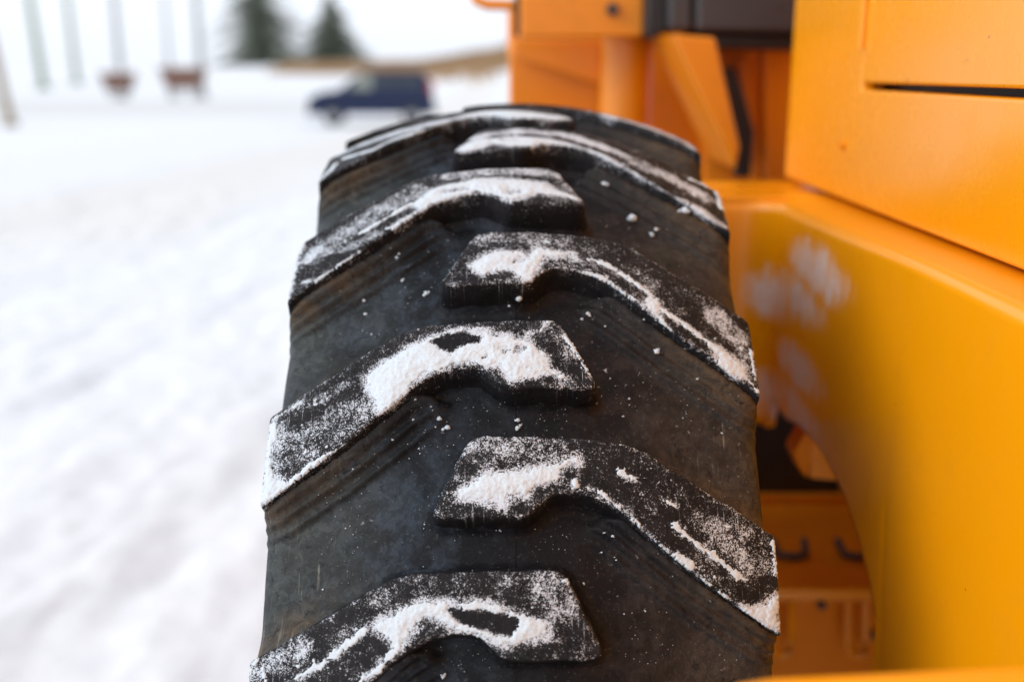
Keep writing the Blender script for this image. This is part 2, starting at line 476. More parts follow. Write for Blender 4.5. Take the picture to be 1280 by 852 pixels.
def offset_poly(P, d):
    """positive = outwards"""
    t1 = np.roll(P, -1, 0) - np.roll(P, 1, 0)
    n = np.stack([t1[:, 1], -t1[:, 0]], 1); n /= np.linalg.norm(n, axis=1)[:, None] + 1e-12
    return P + n * d
def sdf_poly(x, y, P):
    """signed distance, negative inside"""
    P = np.asarray(P); best = np.full(x.shape, 1e9); inside = np.zeros(x.shape, bool)
    for i in range(len(P)):
        ax, ay = P[i]; bx, by = P[(i + 1) % len(P)]
        ex, ey = bx - ax, by - ay; L = ex * ex + ey * ey + 1e-18
        tt = np.clip(((x - ax) * ex + (y - ay) * ey) / L, 0, 1)
        d = (x - ax - tt * ex) ** 2 + (y - ay - tt * ey) ** 2
        best = np.minimum(best, d)
        c = ((ay > y) != (by > y)) & (x < (bx - ax) * (y - ay) / (by - ay + 1e-18) + ax)
        inside ^= c
    d = np.sqrt(best)
    return np.where(inside, -d, d)
def sdf_line(x, y, P):
    best = np.full(x.shape, 1e9)
    for i in range(len(P) - 1):
        ax, ay = P[i]; bx, by = P[i + 1]; ex, ey = bx - ax, by - ay; L = ex * ex + ey * ey + 1e-18
        tt = np.clip(((x - ax) * ex + (y - ay) * ey) / L, 0, 1)
        best = np.minimum(best, (x - ax - tt * ex) ** 2 + (y - ay - tt * ey) ** 2)
    return np.sqrt(best)

def to3(u, ang, r):
    """local tyre coordinates (origin on the axle) -> xyz"""
    return np.stack([u, -r * np.cos(ang), r * np.sin(ang)], -1)

# ---- casing
prof = [(0, .0330), (.05, .0358), (.10, .0438), (.140, .0540), (.170, .0615), (.192, .0680), (.2020, .0735), (.2070, .083), (.2090, .098), (.2110, .140), (.2135, .185), (.213, .225), (.205, .265), (.190, .300), (.176, .325), (.170, .345)]
pu = np.array([p[0] for p in prof]); pd = np.array([p[1] for p in prof])
pl = np.concatenate([[0], np.cumsum(np.hypot(np.diff(pu), np.diff(pd)))])
tl = np.unique(np.concatenate([np.linspace(0, 0.245, 118), np.linspace(0.245, pl[-1], 26)]))
def smooth_interp(x, xp, fp):
    y = np.interp(x, xp, fp)
    k = np.linspace(-0.012, 0.012, 9)
    return sum(np.interp(np.clip(x + d, 0, xp[-1]) if d + x.min() > 0 else np.abs(x + d).clip(0, xp[-1]), xp, fp) for d in k) / len(k)
hu = smooth_interp(tl, pl, pu); hd = smooth_interp(tl, pl, pd); hu[0] = 0
U1 = np.concatenate([-hu[::-1], hu[1:]]); Dp = np.concatenate([hd[::-1], hd[1:]]); TL = np.concatenate([-tl[::-1], tl[1:]])
th = np.unique(np.concatenate([np.radians(np.arange(2, 118, 0.16)), np.radians(np.arange(118, 362, 1.2))]))
th = th[th < math.radians(361.5)]
TH, TT = np.meshgrid(th, TL, indexing='ij')
UU = np.broadcast_to(U1, TH.shape).copy(); DD = np.broadcast_to(Dp, TH.shape).copy()
raise_ = np.zeros(TH.shape); fil_a = np.zeros(TH.shape)
LOWER = [LUG[5], LUG[6], LUG[7]]
lug_coarse = LUG
for sgn, nose in ((1, NOSE_R), (-1, NOSE_L)):
    k0 = np.round((TH - nose - D2(0)) / STEP)
    for dk in (-1, 0, 1):
        s = (TH - nose - (k0 + dk) * STEP) * R0
        uu = UU * sgn
        near = (s > -0.17) & (s < 0.15) & (uu > -0.16)
        xs = uu[near]; ys = s[near]
        d = sdf_poly(xs, ys, round_poly(LUG, CR, 0.008))
        dd = DD[near]
        fade = 1 - sstep(0.10, 0.19, dd)
        dl = sdf_line(xs, ys, LOWER)
        w = 0.012 + 0.013 * sstep(0.10, 0.19, xs)
        hgt = 0.0300 + 0.5 * np.clip(dd - 0.0330 - 0.0456 * (xs / UH) ** 2, 0, 0.05)
        f = hgt * 0.46 * np.clip(1 - np.clip(d, 0, None) / w, 0, 1) ** 2.3
        # moulded steps below the lower diagonal wall
        low = sstep(0.010, 0.001, dl - np.clip(d, 0, None)) * sstep(0.035, 0.085, xs) * sstep(0.018, 0.002, ys)
        dw = d
        ridge = 0.0075 * sstep(0.0100, 0.0068, dw) + 0.0065 * sstep(0.0195, 0.0160, dw) + 0.0045 * sstep(0.0310, 0.0270, dw) + 0.0016 * (np.exp(-((dw - 0.0165) / 0.0022) ** 2) + np.exp(-((dw - 0.0275) / 0.0024) ** 2))
        f = np.maximum(f, low * ridge + f * 0.35 * low)
        f = np.where(d < 0, hgt * 0.46, f) * fade
        cur = raise_[near]; raise_[near] = np.maximum(cur, f)
        fa = np.clip(1 - np.clip(d, 0, None) / 0.030, 0, 1) * fade
        cf = fil_a[near]; fil_a[near] = np.maximum(cf, fa)
wob = (fbm(TH * 40, TT * 60, 5, 3) - 0.5) * 0.0014 + (fbm(TH * 200, TT * 300, 15, 2) - 0.5) * 0.0004
seam = 0.0011 * np.exp(-(UU / 0.0010) ** 2) * (np.abs(TT) < 0.02)
RR = R0 - DD + raise_ + wob + seam
V = to3(UU, TH, RR).reshape(-1, 3)
F = grid_faces(len(th), len(TL), wrap=True)
tyme = np_mesh('tyre', V, F)
a_ = tyme.attributes.new('fillet', 'FLOAT', 'POINT'); a_.data.foreach_set('value', fil_a.ravel().astype(np.float32))
wheel = link('tyre', tyme, M_case, loader); wheel.location = AX + LINV
wheel['label'] = 'heavy black rubber tyre with chevron lugs dusted in snow'

# ---- traced snow: P = filled patch, S = stroke (radius px), H = bare hole in a patch, F = dust (density, radius px)
SNOW = {
 ('L', 0): dict(
  P=[[(718,472),(703,474),(690,466),(676,468),(661,472),(643,476),(631,468),(624,455),(611,456),(592,453),(577,455),(568,455),(549,464),(530,467),(525,472),(500,500),(481,519),(472,516),(468,500),(459,488),(456,472),(468,459),(487,450),(506,437),(532,424),(539,420),(560,413),(577,410),(594,413),(611,413),(620,421),(637,418),(643,425),(654,422),(661,418),(660,425),(673,436),(683,446),(686,459),(699,467)],
     [(323,637),(326,583),(334,534),(344,525),(347,545),(337,567),(340,589),(351,599),(364,602),(361,609),(340,627)]],
  H=[([(538,426),(558,418),(579,414),(590,417),(602,420),(599,428),(577,431),(564,441),(547,433)], 0), ([(627,435),(632,435)], 4), ([(648,437),(653,435)], 3.5), ([(605,449),(607,445)], 3)],
  S=[([(706,418),(716,434),(727,451),(740,474)], 2.6), ([(686,400),(676,414)], 2.6), ([(469,531),(446,551),(421,564),(392,580),(377,592),(361,605)], 2.6), ([(342,524),(358,513),(376,504)], 2.2)],
  F=[(0.60, 34, [(360,560),(400,545),(440,520)]), (0.72, 14, [(345,535),(342,590)]), (0.40, 22, [(470,450),(520,425),(600,402)]), (0.55, 10, [(450,470),(400,500)]), (0.45, 14, [(690,405),(725,455)]), (0.35, 16, [(640,408),(680,440)])]),
 ('R', 0): dict(
  P=[[(573,614),(588,603),(599,595),(621,591),(642,589),(663,587),(685,580),(700,578),(723,567),(724,580),(713,577),(704,582),(702,597),(685,601),(670,608),(659,619),(646,622),(636,623),(633,634),(627,633),(624,624),(614,624),(612,630),(608,625),(591,623),(574,622)],
     [(917,757),(943,761),(962,749),(974,742),(974,785),(959,781),(936,768)]],
  H=[([(650,621),(652,621)], 1.5)],
  S=[([(718,603),(720,608)], 4), ([(732,611),(742,610),(758,620),(768,628),(788,641),(800,660),(818,675),(835,688)], 1.8), ([(845,695),(862,706)], 6), ([(845,657),(864,673),(883,688),(908,707),(933,723)], 3.4), ([(873,717),(892,738),(914,752)], 1.6), ([(829,625),(845,631)], 3), ([(775,590),(794,600)], 1.5), ([(967,676),(970,715)], 2.2), ([(607,548),(625,544)],1.5)],
  F=[(0.62, 24, [(590,565),(640,565),(690,560)]), (0.5, 14, [(565,600),(552,630)]), (0.62, 30, [(900,680),(945,700)]), (0.55, 16, [(870,650),(955,672)]), (0.30, 34, [(740,570),(800,600),(850,640)]), (0.5, 14, [(710,570),(724,590)]), (0.45, 14, [(850,700),(890,725)])]),
 ('R', 1): dict(
  P=[[(586,332),(603,319),(620,313),(635,315),(650,315),(660,321),(669,309),(684,312),(718,317),(720,323),(699,320),(680,321),(676,328),(667,339),(663,350),(658,351),(646,345),(643,338),(631,336),(614,339),(605,343),(596,339)],
     [(799,376),(813,367),(827,379),(822,396),(813,387)],
     [(895,432),(915,443),(934,460),(934,474),(915,469),(898,460)]],
  H=[([(643,328),(652,322)], 2)],
  S=[([(738,324),(750,328),(763,334),(782,345),(805,362),(822,373)], 2.6), ([(725,341),(738,341),(757,349),(777,364),(799,377)], 1.8), ([(830,388),(853,404),(881,424),(898,438)], 3.2), ([(825,396),(847,421),(861,433),(881,447),(903,461)], 1.7), ([(937,477),(946,488)], 3), ([(944,475),(938,438)], 2.2)],
  F=[(0.75, 20, [(895,395),(920,420)]), (0.55, 18, [(600,300),(660,298),(700,302)]), (0.5, 14, [(580,320),(560,345)]), (0.42, 22, [(740,318),(800,345),(850,385)]), (0.5, 14, [(690,330),(740,333)]), (0.6, 12, [(900,400),(935,450)])]),
 ('L', 1): dict(
  P=[[(512,256),(533,242),(552,233),(560,231),(588,225),(644,224),(681,230),(701,240),(727,250),(717,249),(695,243),(672,241),(656,246),(640,250),(619,243),(594,240),(577,244),(571,246),(550,249),(535,257),(524,263),(517,258)]],
  H=[([(556,239),(583,236)], 2.2), ([(638,240),(650,240)], 3.5)],
  S=[([(451,291),(472,279),(496,265),(514,255)], 2.6), ([(519,265),(491,296),(467,307),(439,321),(416,338),(397,350),(378,353)], 2.2), ([(493,287),(500,277),(514,271)], 4), ([(378,302),(370,326),(364,350),(359,372)], 4)],
  F=[(0.66, 22, [(390,320),(450,280),(520,240)]), (0.72, 12, [(560,220),(640,213),(700,220)]), (0.55, 14, [(430,310),(490,285)]), (0.6, 8, [(700,225),(725,248)])]),
 ('R', 2): dict(
  P=[[(570,187),(594,176),(644,171),(678,173),(717,181),(751,192),(785,211),(813,230),(841,244),(878,261),(906,283),(886,272),(852,257),(813,235),(779,216),(740,195),(717,188),(678,182),(644,183),(616,180),(594,187),(577,189)]],
  H=[([(630,175),(646,174)], 1.5), ([(820,240),(850,250)], 1.3)],
  S=[([(864,224),(895,238),(903,261)], 3.2)],
  F=[(0.85, 12, [(590,172),(650,164),(720,172),(780,195)]), (0.75, 18, [(800,205),(880,245)])]),
 ('L', 2): dict(
  P=[[(560,150),(590,142),(616,139),(667,141),(708,148),(690,150),(640,148),(600,150),(575,156)]],
  H=[],
  S=[([(431,198),(465,188),(489,176),(538,160),(575,149)], 4.2), ([(420,205),(412,214),(402,224)], 3)],
  F=[(0.85, 14, [(430,190),(500,165),(600,145),(700,147)])]),
 ('R', 3): dict(
  P=[], H=[],
  S=[([(726,146),(740,150)], 4.5), ([(785,152),(841,171),(866,186)], 4)],
  F=[(0.85, 14, [(700,135),(780,150),(860,180)])]),
 ('L', 3): dict(P=[], H=[], S=[([(585,128),(640,124)], 4)], F=[(0.6, 14, [(430,160),(540,138),(640,125)])]),
 ('L', -1): dict(
  P=[[(462,784),(500,761),(530,750),(560,752),(609,750),(650,767),(665,770),(690,778),(688,793),(650,801),(627,808),(605,795),(575,787),(552,776),(530,772),(515,791),(500,812),(481,795)]],
  H=[([(558,759),(601,762),(652,773),(642,793),(620,793),(575,778)], 0), ([(588,775),(592,775)], -1)],
  S=[([(500,808),(477,832),(451,851)], 3.5), ([(459,787),(402,829),(372,847)], 2.8), ([(318,826),(312,845)], 4), ([(580,782),(586,779)], 2.5)],
  F=[(0.62, 30, [(680,725),(700,760)]), (0.42, 26, [(470,745),(560,725),(640,720)]), (0.62, 20, [(330,835),(380,815)]), (0.5, 18, [(420,800),(470,780)]), (0.35, 10, [(735,780),(700,800)])]),
}
def px_to_us(pts, side, k, scale=False):
    nose = (NOSE_R if side == 'R' else NOSE_L) + k * STEP
    sg = 1 if side == 'R' else -1
    out = []
    for x, y in pts:
        a, u = unproj(x, y); out.append((sg * u, (a - nose) * R0))
    return out
def px_size(pt):
    a, u = unproj(*pt)
    p = AX + Vector((u, -crown(u) * math.cos(a), crown(u) * math.sin(a)))
    dpt = (p.y * math.cos(PITCH) - (p.z - CAMZ) * math.sin(PITCH))
    return dpt / FPX

def lug_mesh(side, k, data=None, seed=0, step=0.0035):
    sg = 1 if side == 'R' else -1
    nose = (NOSE_R if side == 'R' else NOSE_L) + k * STEP
    P = LUGR.copy()
    # worn, slightly uneven outline
    nz = (fbm(P[:, 0] * 90 + seed * 3.1, P[:, 1] * 90, 50 + seed, 3) - 0.5) * 0.0022
    P = offset_poly(P, 0) ; P = P + (offset_poly(P, 1) - P) * nz[:, None]
    n = len(P)
    bu = P[:, 0]
    depth = 0.035 + 0.058 * sstep(0.145, 0.2, bu)
    rings = [(offset_poly(P, 0.0042), depth), (offset_poly(P, 0.0018), depth * 0.45), (P, 0.0030), (offset_poly(P, -0.0006), 0.0010), (offset_poly(P, -0.0022), 0.0)]
    V = []; 
    for Q, dr in rings:
        V.append((Q, np.broadcast_to(dr, (n,))))
    inner = rings[-1][0]
    x0, y0 = inner.min(0); x1, y1 = inner.max(0)
    g = np.stack(np.meshgrid(np.arange(x0, x1, step), np.arange(y0, y1, step), indexing='ij'), -1).reshape(-1, 2)
    g = g + (np.random.RandomState(3 + seed).rand(*g.shape) - 0.5) * step * 0.4
    d = sdf_poly(g[:, 0], g[:, 1], inner)
    g = g[d < -step * 0.5]
    pts = [Vector(p) for p in inner] + [Vector(p) for p in g]
    edges = [(i, (i + 1) % n) for i in range(n)]
    co, _, faces, ov, _, _ = delaunay_2d_cdt(pts, edges, [], 1, 1e-7)
    idx = []
    base = 4 * n
    U = np.concatenate([v[0][:, 0] for v in V[:4]]); S = np.concatenate([v[0][:, 1] for v in V[:4]]); DR = np.concatenate([v[1] for v in V[:4]])
    cu = np.array([c.x for c in co]); cs = np.array([c.y for c in co])
    # map ring 4 vertex -> CDT output vertex
    ring4 = [0] * n
    for oi, lst in enumerate(ov):
        for q in lst:
            if q < n: ring4[q] = base + oi
    topd = (fbm(cu * 45 + seed, cs * 45, 60 + seed, 3) - 0.5) * 0.0012 + (fbm(cu * 200, cs * 200, 61 + seed, 2) - 0.5) * 0.0005
    U = np.concatenate([U, cu]); S = np.concatenate([S, cs]); DR = np.concatenate([DR, topd])
    rr = crown(U) - DR
    ang = nose + S / R0
    v3 = to3(sg * U, ang, rr)
    tri = [tuple(base + i for i in f) for f in faces if len(f) == 3]
    quads = []
    for r in range(4):
        for i in range(n):
            j = (i + 1) % n
            a, b = r * n + i, r * n + j
            c, d_ = ((r + 1) * n + j, (r + 1) * n + i) if r < 3 else (ring4[j], ring4[i])
            quads.append((a, b, c, d_))
    allf = quads + tri
    if sg < 0: allf = [f[::-1] for f in allf]
    me = bpy.data.meshes.new('tread_lug')
    me.from_pydata([tuple(map(float, p)) for p in v3], [], allf)
    me.validate(); me.update()
    # snow dust density
    fr = np.zeros(len(U))
    dE = sdf_poly(U, S, P)
    if data:
        for dens, rad, pts_ in data['F']:
            m = px_size(pts_[len(pts_) // 2]); L = px_to_us(pts_, side, k)
            dd = sdf_line(U, S, L)
            fr = np.maximum(fr, dens * sstep(rad * m * 1.7, rad * m * 0.35, dd))
        for pts_ in data['P']:
            dd = sdf_poly(U, S, px_to_us(pts_, side, k)); fr = np.maximum(fr, 0.82 * sstep(0.011, -0.001, dd))
        for pts_, rad in data['S']:
            m = px_size(pts_[0]); dd = sdf_line(U, S, px_to_us(pts_, side, k)) - rad * m
            fr = np.maximum(fr, 0.62 * sstep(0.008, -0.001, dd))
        fr = np.maximum(fr, 0.30)
        for pts_, rad in data['H']:
            if rad == 0: fr = fr * sstep(-0.002, 0.0015, sdf_poly(U, S, px_to_us(pts_, side, k))) + 0.12 * (sdf_poly(U, S, px_to_us(pts_, side, k)) < 0)
    else:
        fr[:] = 0.25 + 0.45 * fbm(U * 20 + seed, S * 20, 70 + seed, 3)
    fr = fr * (0.75 + 0.5 * fbm(U * 60, S * 60, 80 + seed, 3))
    # grains cling to the crisp top edge
    fr = np.maximum(fr, 0.42 * (np.abs(dE + 0.0015) < 0.0022) * (vnoise(U * 110, S * 110, 88 + seed) > 0.35))
    wall = np.arange(len(U)) < 2 * n
    fr[wall] = 0.10
    fr[2 * n:3 * n] *= 0.6
    at = me.attributes.new('frost', 'FLOAT', 'POINT'); at.data.foreach_set('value', fr.astype(np.float32))
    me.polygons.foreach_set('use_smooth', [True] * len(me.polygons))
    me.materials.append(M_lug)
    return me

plain = {'R': lug_mesh('R', 0, None, 21, 0.008), 'L': lug_mesh('L', 0, None, 22, 0.008)}
for side in 'RL':
    for k in range(-8, 12):
        dat = SNOW.get((side, k))
        if dat is not None:
            o = bpy.data.objects.new('tread_lug', lug_mesh(side, k, dat, seed=(k + 3) * 2 + (side == 'L'), step=0.003))
        else:
            o = bpy.data.objects.new('tread_lug', plain[side])
            o.rotation_euler = (-k * STEP, 0, 0)
        COL.objects.link(o); o.parent = wheel
# rim, hub and bolts
lathe('rim', [(-0.175, .335), (-0.185, .352), (-0.192, .335), (-0.17, .32), (-0.16, .285), (-0.10, .27), (-0.095, .20), (-0.10, .14), (0.10, .14), (0.10, .27), (0.16, .285), (0.17, .32), (0.192, .335), (0.185, .352), (0.175, .335), (0.15, .31), (-0.15, .31)], M_steel, wheel, n=72, closed=True)
lathe('hub', [(-0.19, 0.001), (-0.19, .07), (-0.17, .10), (-0.10, .115), (-0.09, .135), (0.3, .135), (0.3, 0.001)], M_steel, wheel, n=40)
for i in range(12):
    a = 2 * math.pi * i / 12
    lathe('wheel_bolt', [(-0.125, 0.001), (-0.125, .011), (-0.098, .013), (-0.09, .013)], M_dark, wheel, n=6, centre=(0, .165 * math.cos(a), .165 * math.sin(a)))

# ---- thick snow resting on the lugs (real relief)
sv, sf, off = [], [], 0
def add_sheet(V, F):
    global off
    sv.append(V); sf.append(F + off); off += len(V)
for (side, k), dat in SNOW.items():
    sg = 1 if side == 'R' else -1
    nose = (NOSE_R if side == 'R' else NOSE_L) + k * STEP
    st = 0.00095 if k < 2 else 0.0014
    us = np.arange(-0.075, 0.209, st); ss = np.arange(-0.092, 0.072, st)
    GU, GS = np.meshgrid(us, ss, indexing='ij')
    dl = sdf_poly(GU, GS, LUGR[::2])
    w1 = (fbm(GU * 130 + k, GS * 130, 101 + k * 5, 4) - 0.5) * 0.0085
    w2 = (vnoise(GU * 620, GS * 620, 131 + k) - 0.5) * 0.0034
    D = np.full(GU.shape, 1.0)
    for pts in dat['P']: D = np.minimum(D, sdf_poly(GU, GS, px_to_us(pts, side, k)))
    for pts, rad in dat['S']:
        m = px_size(pts[len(pts) // 2]); D = np.minimum(D, sdf_line(GU, GS, px_to_us(pts, side, k)) - rad * m * 1.12 - 0.0007)
    for pts, rad in dat['H']:
        L = px_to_us(pts, side, k); m = px_size(pts[0])
        if rad == 0: D = np.maximum(D, -sdf_poly(GU, GS, L))
        elif rad > 0: D = np.maximum(D, -(sdf_line(GU, GS, L) - rad * m))
    D = D + w1 * 0.75 + w2 + 0.0006
    # small islands of snow where the dust is thick
    isl = fbm(GU * 170 + 9, GS * 170 + k, 151 + k, 3)
    fz = np.zeros(GU.shape)
    for dens, rad, pts_ in dat['F']:
        m = px_size(pts_[len(pts_) // 2]); dd = sdf_line(GU, GS, px_to_us(pts_, side, k))
        fz = np.maximum(fz, dens * sstep(rad * m * 1.5, rad * m * 0.3, dd))
    D = np.minimum(D, 0.0010 + (0.80 - isl - 0.13 * fz) * 0.02)
    D = np.maximum(D, dl + 0.0008 + w2)
    dep = np.clip(-D, 0, None)
    hgt = 0.0019 * sstep(0, 0.012, dep) + 0.0005 * sstep(0, 0.0014, dep)
    grain = (fbm(GU * 420, GS * 420, 171 + k, 3) - 0.5) * 0.0014 + (fbm(GU * 90, GS * 90, 191 + k, 2) - 0.5) * 0.0012
    hgt = hgt + grain * sstep(0, 0.004, dep)
    hgt = np.where(D < 0, np.maximum(hgt, 0.0003), -0.0016)
    Rr = crown(GU) + hgt
    Vv = to3(sg * GU, nose + GS / R0, Rr).reshape(-1, 3) + np.array(AX)
    Ff = grid_faces(len(us), len(ss))
    keep = ((D.ravel()[Ff] < 0).sum(1) > 0) & ((dl.ravel()[Ff] < 0.0006).all(1))
    Ff = Ff[keep]
    used = np.unique(Ff); rm = np.full(len(Vv), -1); rm[used] = np.arange(len(used))
    if sg < 0: Ff = Ff[:, ::-1]
    add_sheet(Vv[used], rm[Ff])
me = np_mesh('snow_patches', np.concatenate(sv), np.concatenate(sf))
tag(link('snow_patches', me, M_snowc), 'thin crusty white snow lying in patches on the tread lugs of the tyre', 'snow', kind='stuff')

# ---- loose crumbs of snow
def crumb_verts(r, rs):
    bm = bmesh.new(); bmesh.ops.create_icosphere(bm, subdivisions=1, radius=1)
    V = np.array([v.co[:] for v in bm.verts]); F = np.array([[v.index for v in f.verts] for f in bm.faces]); bm.free()
    V = V * (0.50 + 0.85 * rs.rand(len(V), 1)) * np.array([1, 0.75 + 0.5 * rs.rand(), 0.75]) * r
    return V, F
rs = np.random.RandomState(11)
cv, cf, off2 = [], [], 0
def casing_r(u, a):
    # nearest grid vertex of the casing
    i = int(np.clip(np.searchsorted(th, a), 0, len(th) - 1)); j = int(np.argmin(np.abs(U1 - u)))
    return RR[i, j]
def add_crumb(px, py, rpx, dr=0.032):
    global off2
    a, u = unproj(px, py, dr)
    r = casing_r(u, a)
    for q in range(1 if rpx < 1.4 else rs.randint(2, 5)):
        sc_ = rpx * px_size((px, py)); rq = sc_ * (1 if q == 0 else rs.uniform(.3, .7))
        V, F = crumb_verts(rq, rs)
        j = rs.uniform(-1, 1, 2) * sc_ * (0 if q == 0 else 1.0)
        p = np.array([u + j[0], -(r + 0.0008) * math.cos(a + j[1] / R0), (r + 0.0008) * math.sin(a + j[1] / R0)]) + np.array(AX)
        cv.append(V + p); cf.append(F + off2); off2 += len(V)
for (x, y, r) in [(644,263,4.5),(647,272,3),(656,368,5),(649,386,5),(644,383,3.5),(637,388,2.5),(648,525,3),(648,535,3.5),(644,492,4),(646,500,3),(651,531,2.5),(559,533,4),(550,524,3),(463,552,3.8),(540,513,2),(455,377,2.6),(789,273,6),(853,290,5),(815,292,3.5),(755,241,3.5),(820,290,3),(822,197,4),(757,463,2.2),(735,395,3),(727,400,2.2),(756,410,1.6),(780,352,2),(819,447,4),(757,461,1.8),(763,472,1.6),(787,497,2),(802,418,2),(787,505,1.5),(869,482,1.8),(646,653,2.2),(646,658,1.6),(590,649,2),(597,651,2.2),(531,655,1.5),(555,845,3),(500,270,2.4),(555,350,1.2),(475,268,2.2),(503,350,2.8),(533,365,3),(530,660,1.2),(480,315,2.6),(497,334,2.6),(457,392,2.4),(500,328,2.5),(432,660,1.4),(524,560,2.2),(525,566,1.6),(518,530,1.8),(752,690,2),(770,700,1.6),(765,672,2.6),(754,668,2)]:
    add_crumb(x, y, r * (1.25 if r >= 3 else 0.9))
for _ in range(1500):
    x = rs.uniform(400, 930); y = rs.uniform(230, 840)
    a, u = unproj(x, y, 0.026)
    if abs(u) > 0.185: continue
    if vnoise(np.array([u * 30]), np.array([a * 18]), 5)[0] < 0.55 and rs.rand() < 0.85: continue
    add_crumb(x, y, rs.choice([0.45, 0.6, 0.8, 1.0, 1.5], p=[.42, .30, .16, .09, .03]))
# grains hanging on the lower lug walls
me = np_mesh('snow_crumbs', np.concatenate(cv), np.concatenate(cf))
tag(link('snow_crumbs', me, M_snowc, smooth=False), 'loose snow crumbs scattered over the bare rubber between the tyre lugs', 'snow crumbs', kind='stuff')

# ---- body work -----------------------------------------------------
XH = 0.42
pc = atX(980, 221, XH); YH = pc.y; ZB = pc.z
pg = atX(1077, 108, XH); YD = pg.y; ZG = pg.z
print('hood front Y', YH, 'bottom z', ZB, 'gap', YD, ZG)
ZT = 1.95; YB = -0.9
B = []
def yz(pts, x): return [(x, y, z) for y, z in pts]
# side frame of the engine hood: an L round the door, 18 mm plate
B.append(prism('hood_side_frame', yz([(YB, ZB), (YH, ZB), (YH, ZT), (YD + .0035, ZT), (YD + .0035, ZG - .0036), (YB, ZG - .0036)], XH), (0.02, 0, 0), M_yel, loader, 0.005))
B.append(prism('access_door', yz([(YB, ZG + .0038), (YD - .0015, ZG + .0038), (YD - .0015, ZT), (YB, ZT)], XH - 0.002), (0.02, 0, 0), M_yel, loader, 0.004))
door = B[-1]
B.append(prism('door_recess', yz([(YB, ZG - .05), (YD + .03, ZG - .05), (YD + .03, ZT - .01), (YB, ZT - .01)], XH + 0.035), (0.02, 0, 0), M_black, loader, 0))
B.append(prism('hood_front_wall', [(XH + .021, YH - .012, ZB), (1.35, YH - .012, ZB), (1.35, YH - .012, ZT), (XH + .021, YH - .012, ZT)], (0, 0.01, 0), M_yel2, loader, 0))
B.append(box('hood_top', (XH + .001, YB, ZT + .001), (1.35, YH, ZT + .03), M_yel, loader, 0.012))
B.append(box('hood_far_side', (1.33, YB, ZB), (1.35, YH - .013, ZT), M_yel, loader, 0.004))
# door hinge knuckles
for yy in (20, 78, 150):
    pass
h0 = atX(1074, 30, XH)
for zz in (h0.z, h0.z + 0.35):
    B.append(tube('hinge', [(XH - .004, YD + .001, zz - .03), (XH - .004, YD + .001, zz + .03)], 0.0045, M_yel, loader, 10))
bt = atX(1055, 181, XH)
B.append(lathe('hood_bolt', [(-0.006, 0.0005), (-0.006, .004), (-0.002, .006), (0.004, .006)], M_yel2, loader, n=12, centre=(XH, bt.y, bt.z)))

# rear frame: ledge, rounded edge and deep side face, turning into a bulkhead behind the tyre
XF = 0.362
YE = 1.50
edge = atX(1119, 322, XF)
ZE = edge.z
arch_px = [(987, 522), (1006, 533), (1032, 560), (1052, 597), (1066, 632), (1082, 682), (1094, 730), (1101, 780), (1102, 840)]
arch = [atX(x, y, XF) for x, y in arch_px]
aY = np.array([p.y for p in arch])[::-1]; aZ = np.array([p.z for p in arch])[::-1]
plan = []   # (x, y, nx, ny) walking from near to far, then left
for yv in np.concatenate([np.linspace(YB, 0.95, 26), np.linspace(0.975, YE - 0.055, 46)]): plan.append((XF, yv, -1, 0))
for k in range(1, 9):
    a = math.pi / 2 * k / 9
    plan.append((XF - 0.05 + 0.05 * math.cos(a), YE - 0.05 + 0.05 * math.sin(a), -math.cos(a), -math.sin(a)))
for xv in np.linspace(XF - 0.05, 0.235, 7): plan.append((xv, YE, 0, -1))
zbulk = atY(970, 522, YE).z
def low_z(x, y, i):
    if x > XF - 1e-6:
        if y < aY[0]: return 0.42
        return float(np.interp(y, aY, aZ))
    return zbulk
rows = []
NZ = 40
for i, (x, y, nx, ny) in enumerate(plan):
    sag = 0.010 * float(sstep(0.9, 1.45, np.array(y)))
    ze = ZE - sag + 0.004
    col_ = []
    # ledge from hood line outwards
    inn = XH + 0.03 - XF
    zl = ZB - 0.0045
    for t_ in (0, .25, .5, .75): col_.append((x - nx * (inn - (inn - 0.014) * t_), y - ny * (inn - (inn - 0.014) * t_), zl + (ze + 0.003 - zl) * t_))
    for q in range(0, 9):
        a = math.pi / 2 * q / 8; rr = 0.014
        col_.append((x - nx * (rr - rr * math.sin(a)), y - ny * (rr - rr * math.sin(a)), ze - rr + rr * math.cos(a) + 0.003))
    zt = col_[-1][2]; zl2 = low_z(x, y, i)
    for q in range(1, NZ + 1):
        f = q / NZ; zz = zt + (zl2 - zt) * f
        bul = 0.006 * math.sin(math.pi * min(1, (zt - zz) / 0.5))
        col_.append((x + nx * bul, y + ny * bul, zz))
    rows.append(col_)
V = np.array(rows); n_, m_ = V.shape[:2]
me = np_mesh('rear_frame_side', V.reshape(-1, 3), grid_faces(n_, m_))
fr_sp = [(tuple(atX(1022, 338, XF)), 0.008, 0.048), (tuple(atX(1000, 372, XF)), 0.004, 0.044), (tuple(atX(1003, 460, XF)), 0.008, 0.042), (tuple(atX(1000, 508, XF)), 0.004, 0.040), (tuple(atY(962, 480, YE)), 0.008, 0.055), (tuple(atY(960, 360, YE)), 0.004, 0.055)]
M_side = mat_paint('yellow_paint_frosted', YEL, [((p[0], p[1], p[2]), a, b) for p, a, b in fr_sp], rough=0.31)
side_o = link('rear_frame_side', me, M_side, loader)
bm = bmesh.new(); bm.from_mesh(me); bmesh.ops.recalc_face_normals(bm, faces=bm.faces)
# make normals face the tyre side
f0 = max(bm.faces, key=lambda f: f.calc_area())
if f0.normal.x > 0: bmesh.ops.reverse_faces(bm, faces=bm.faces)
bm.to_mesh(me); bm.free()
md = side_o.modifiers.new('plate', 'SOLIDIFY'); md.thickness = 0.012; md.offset = -1
B.append(side_o)

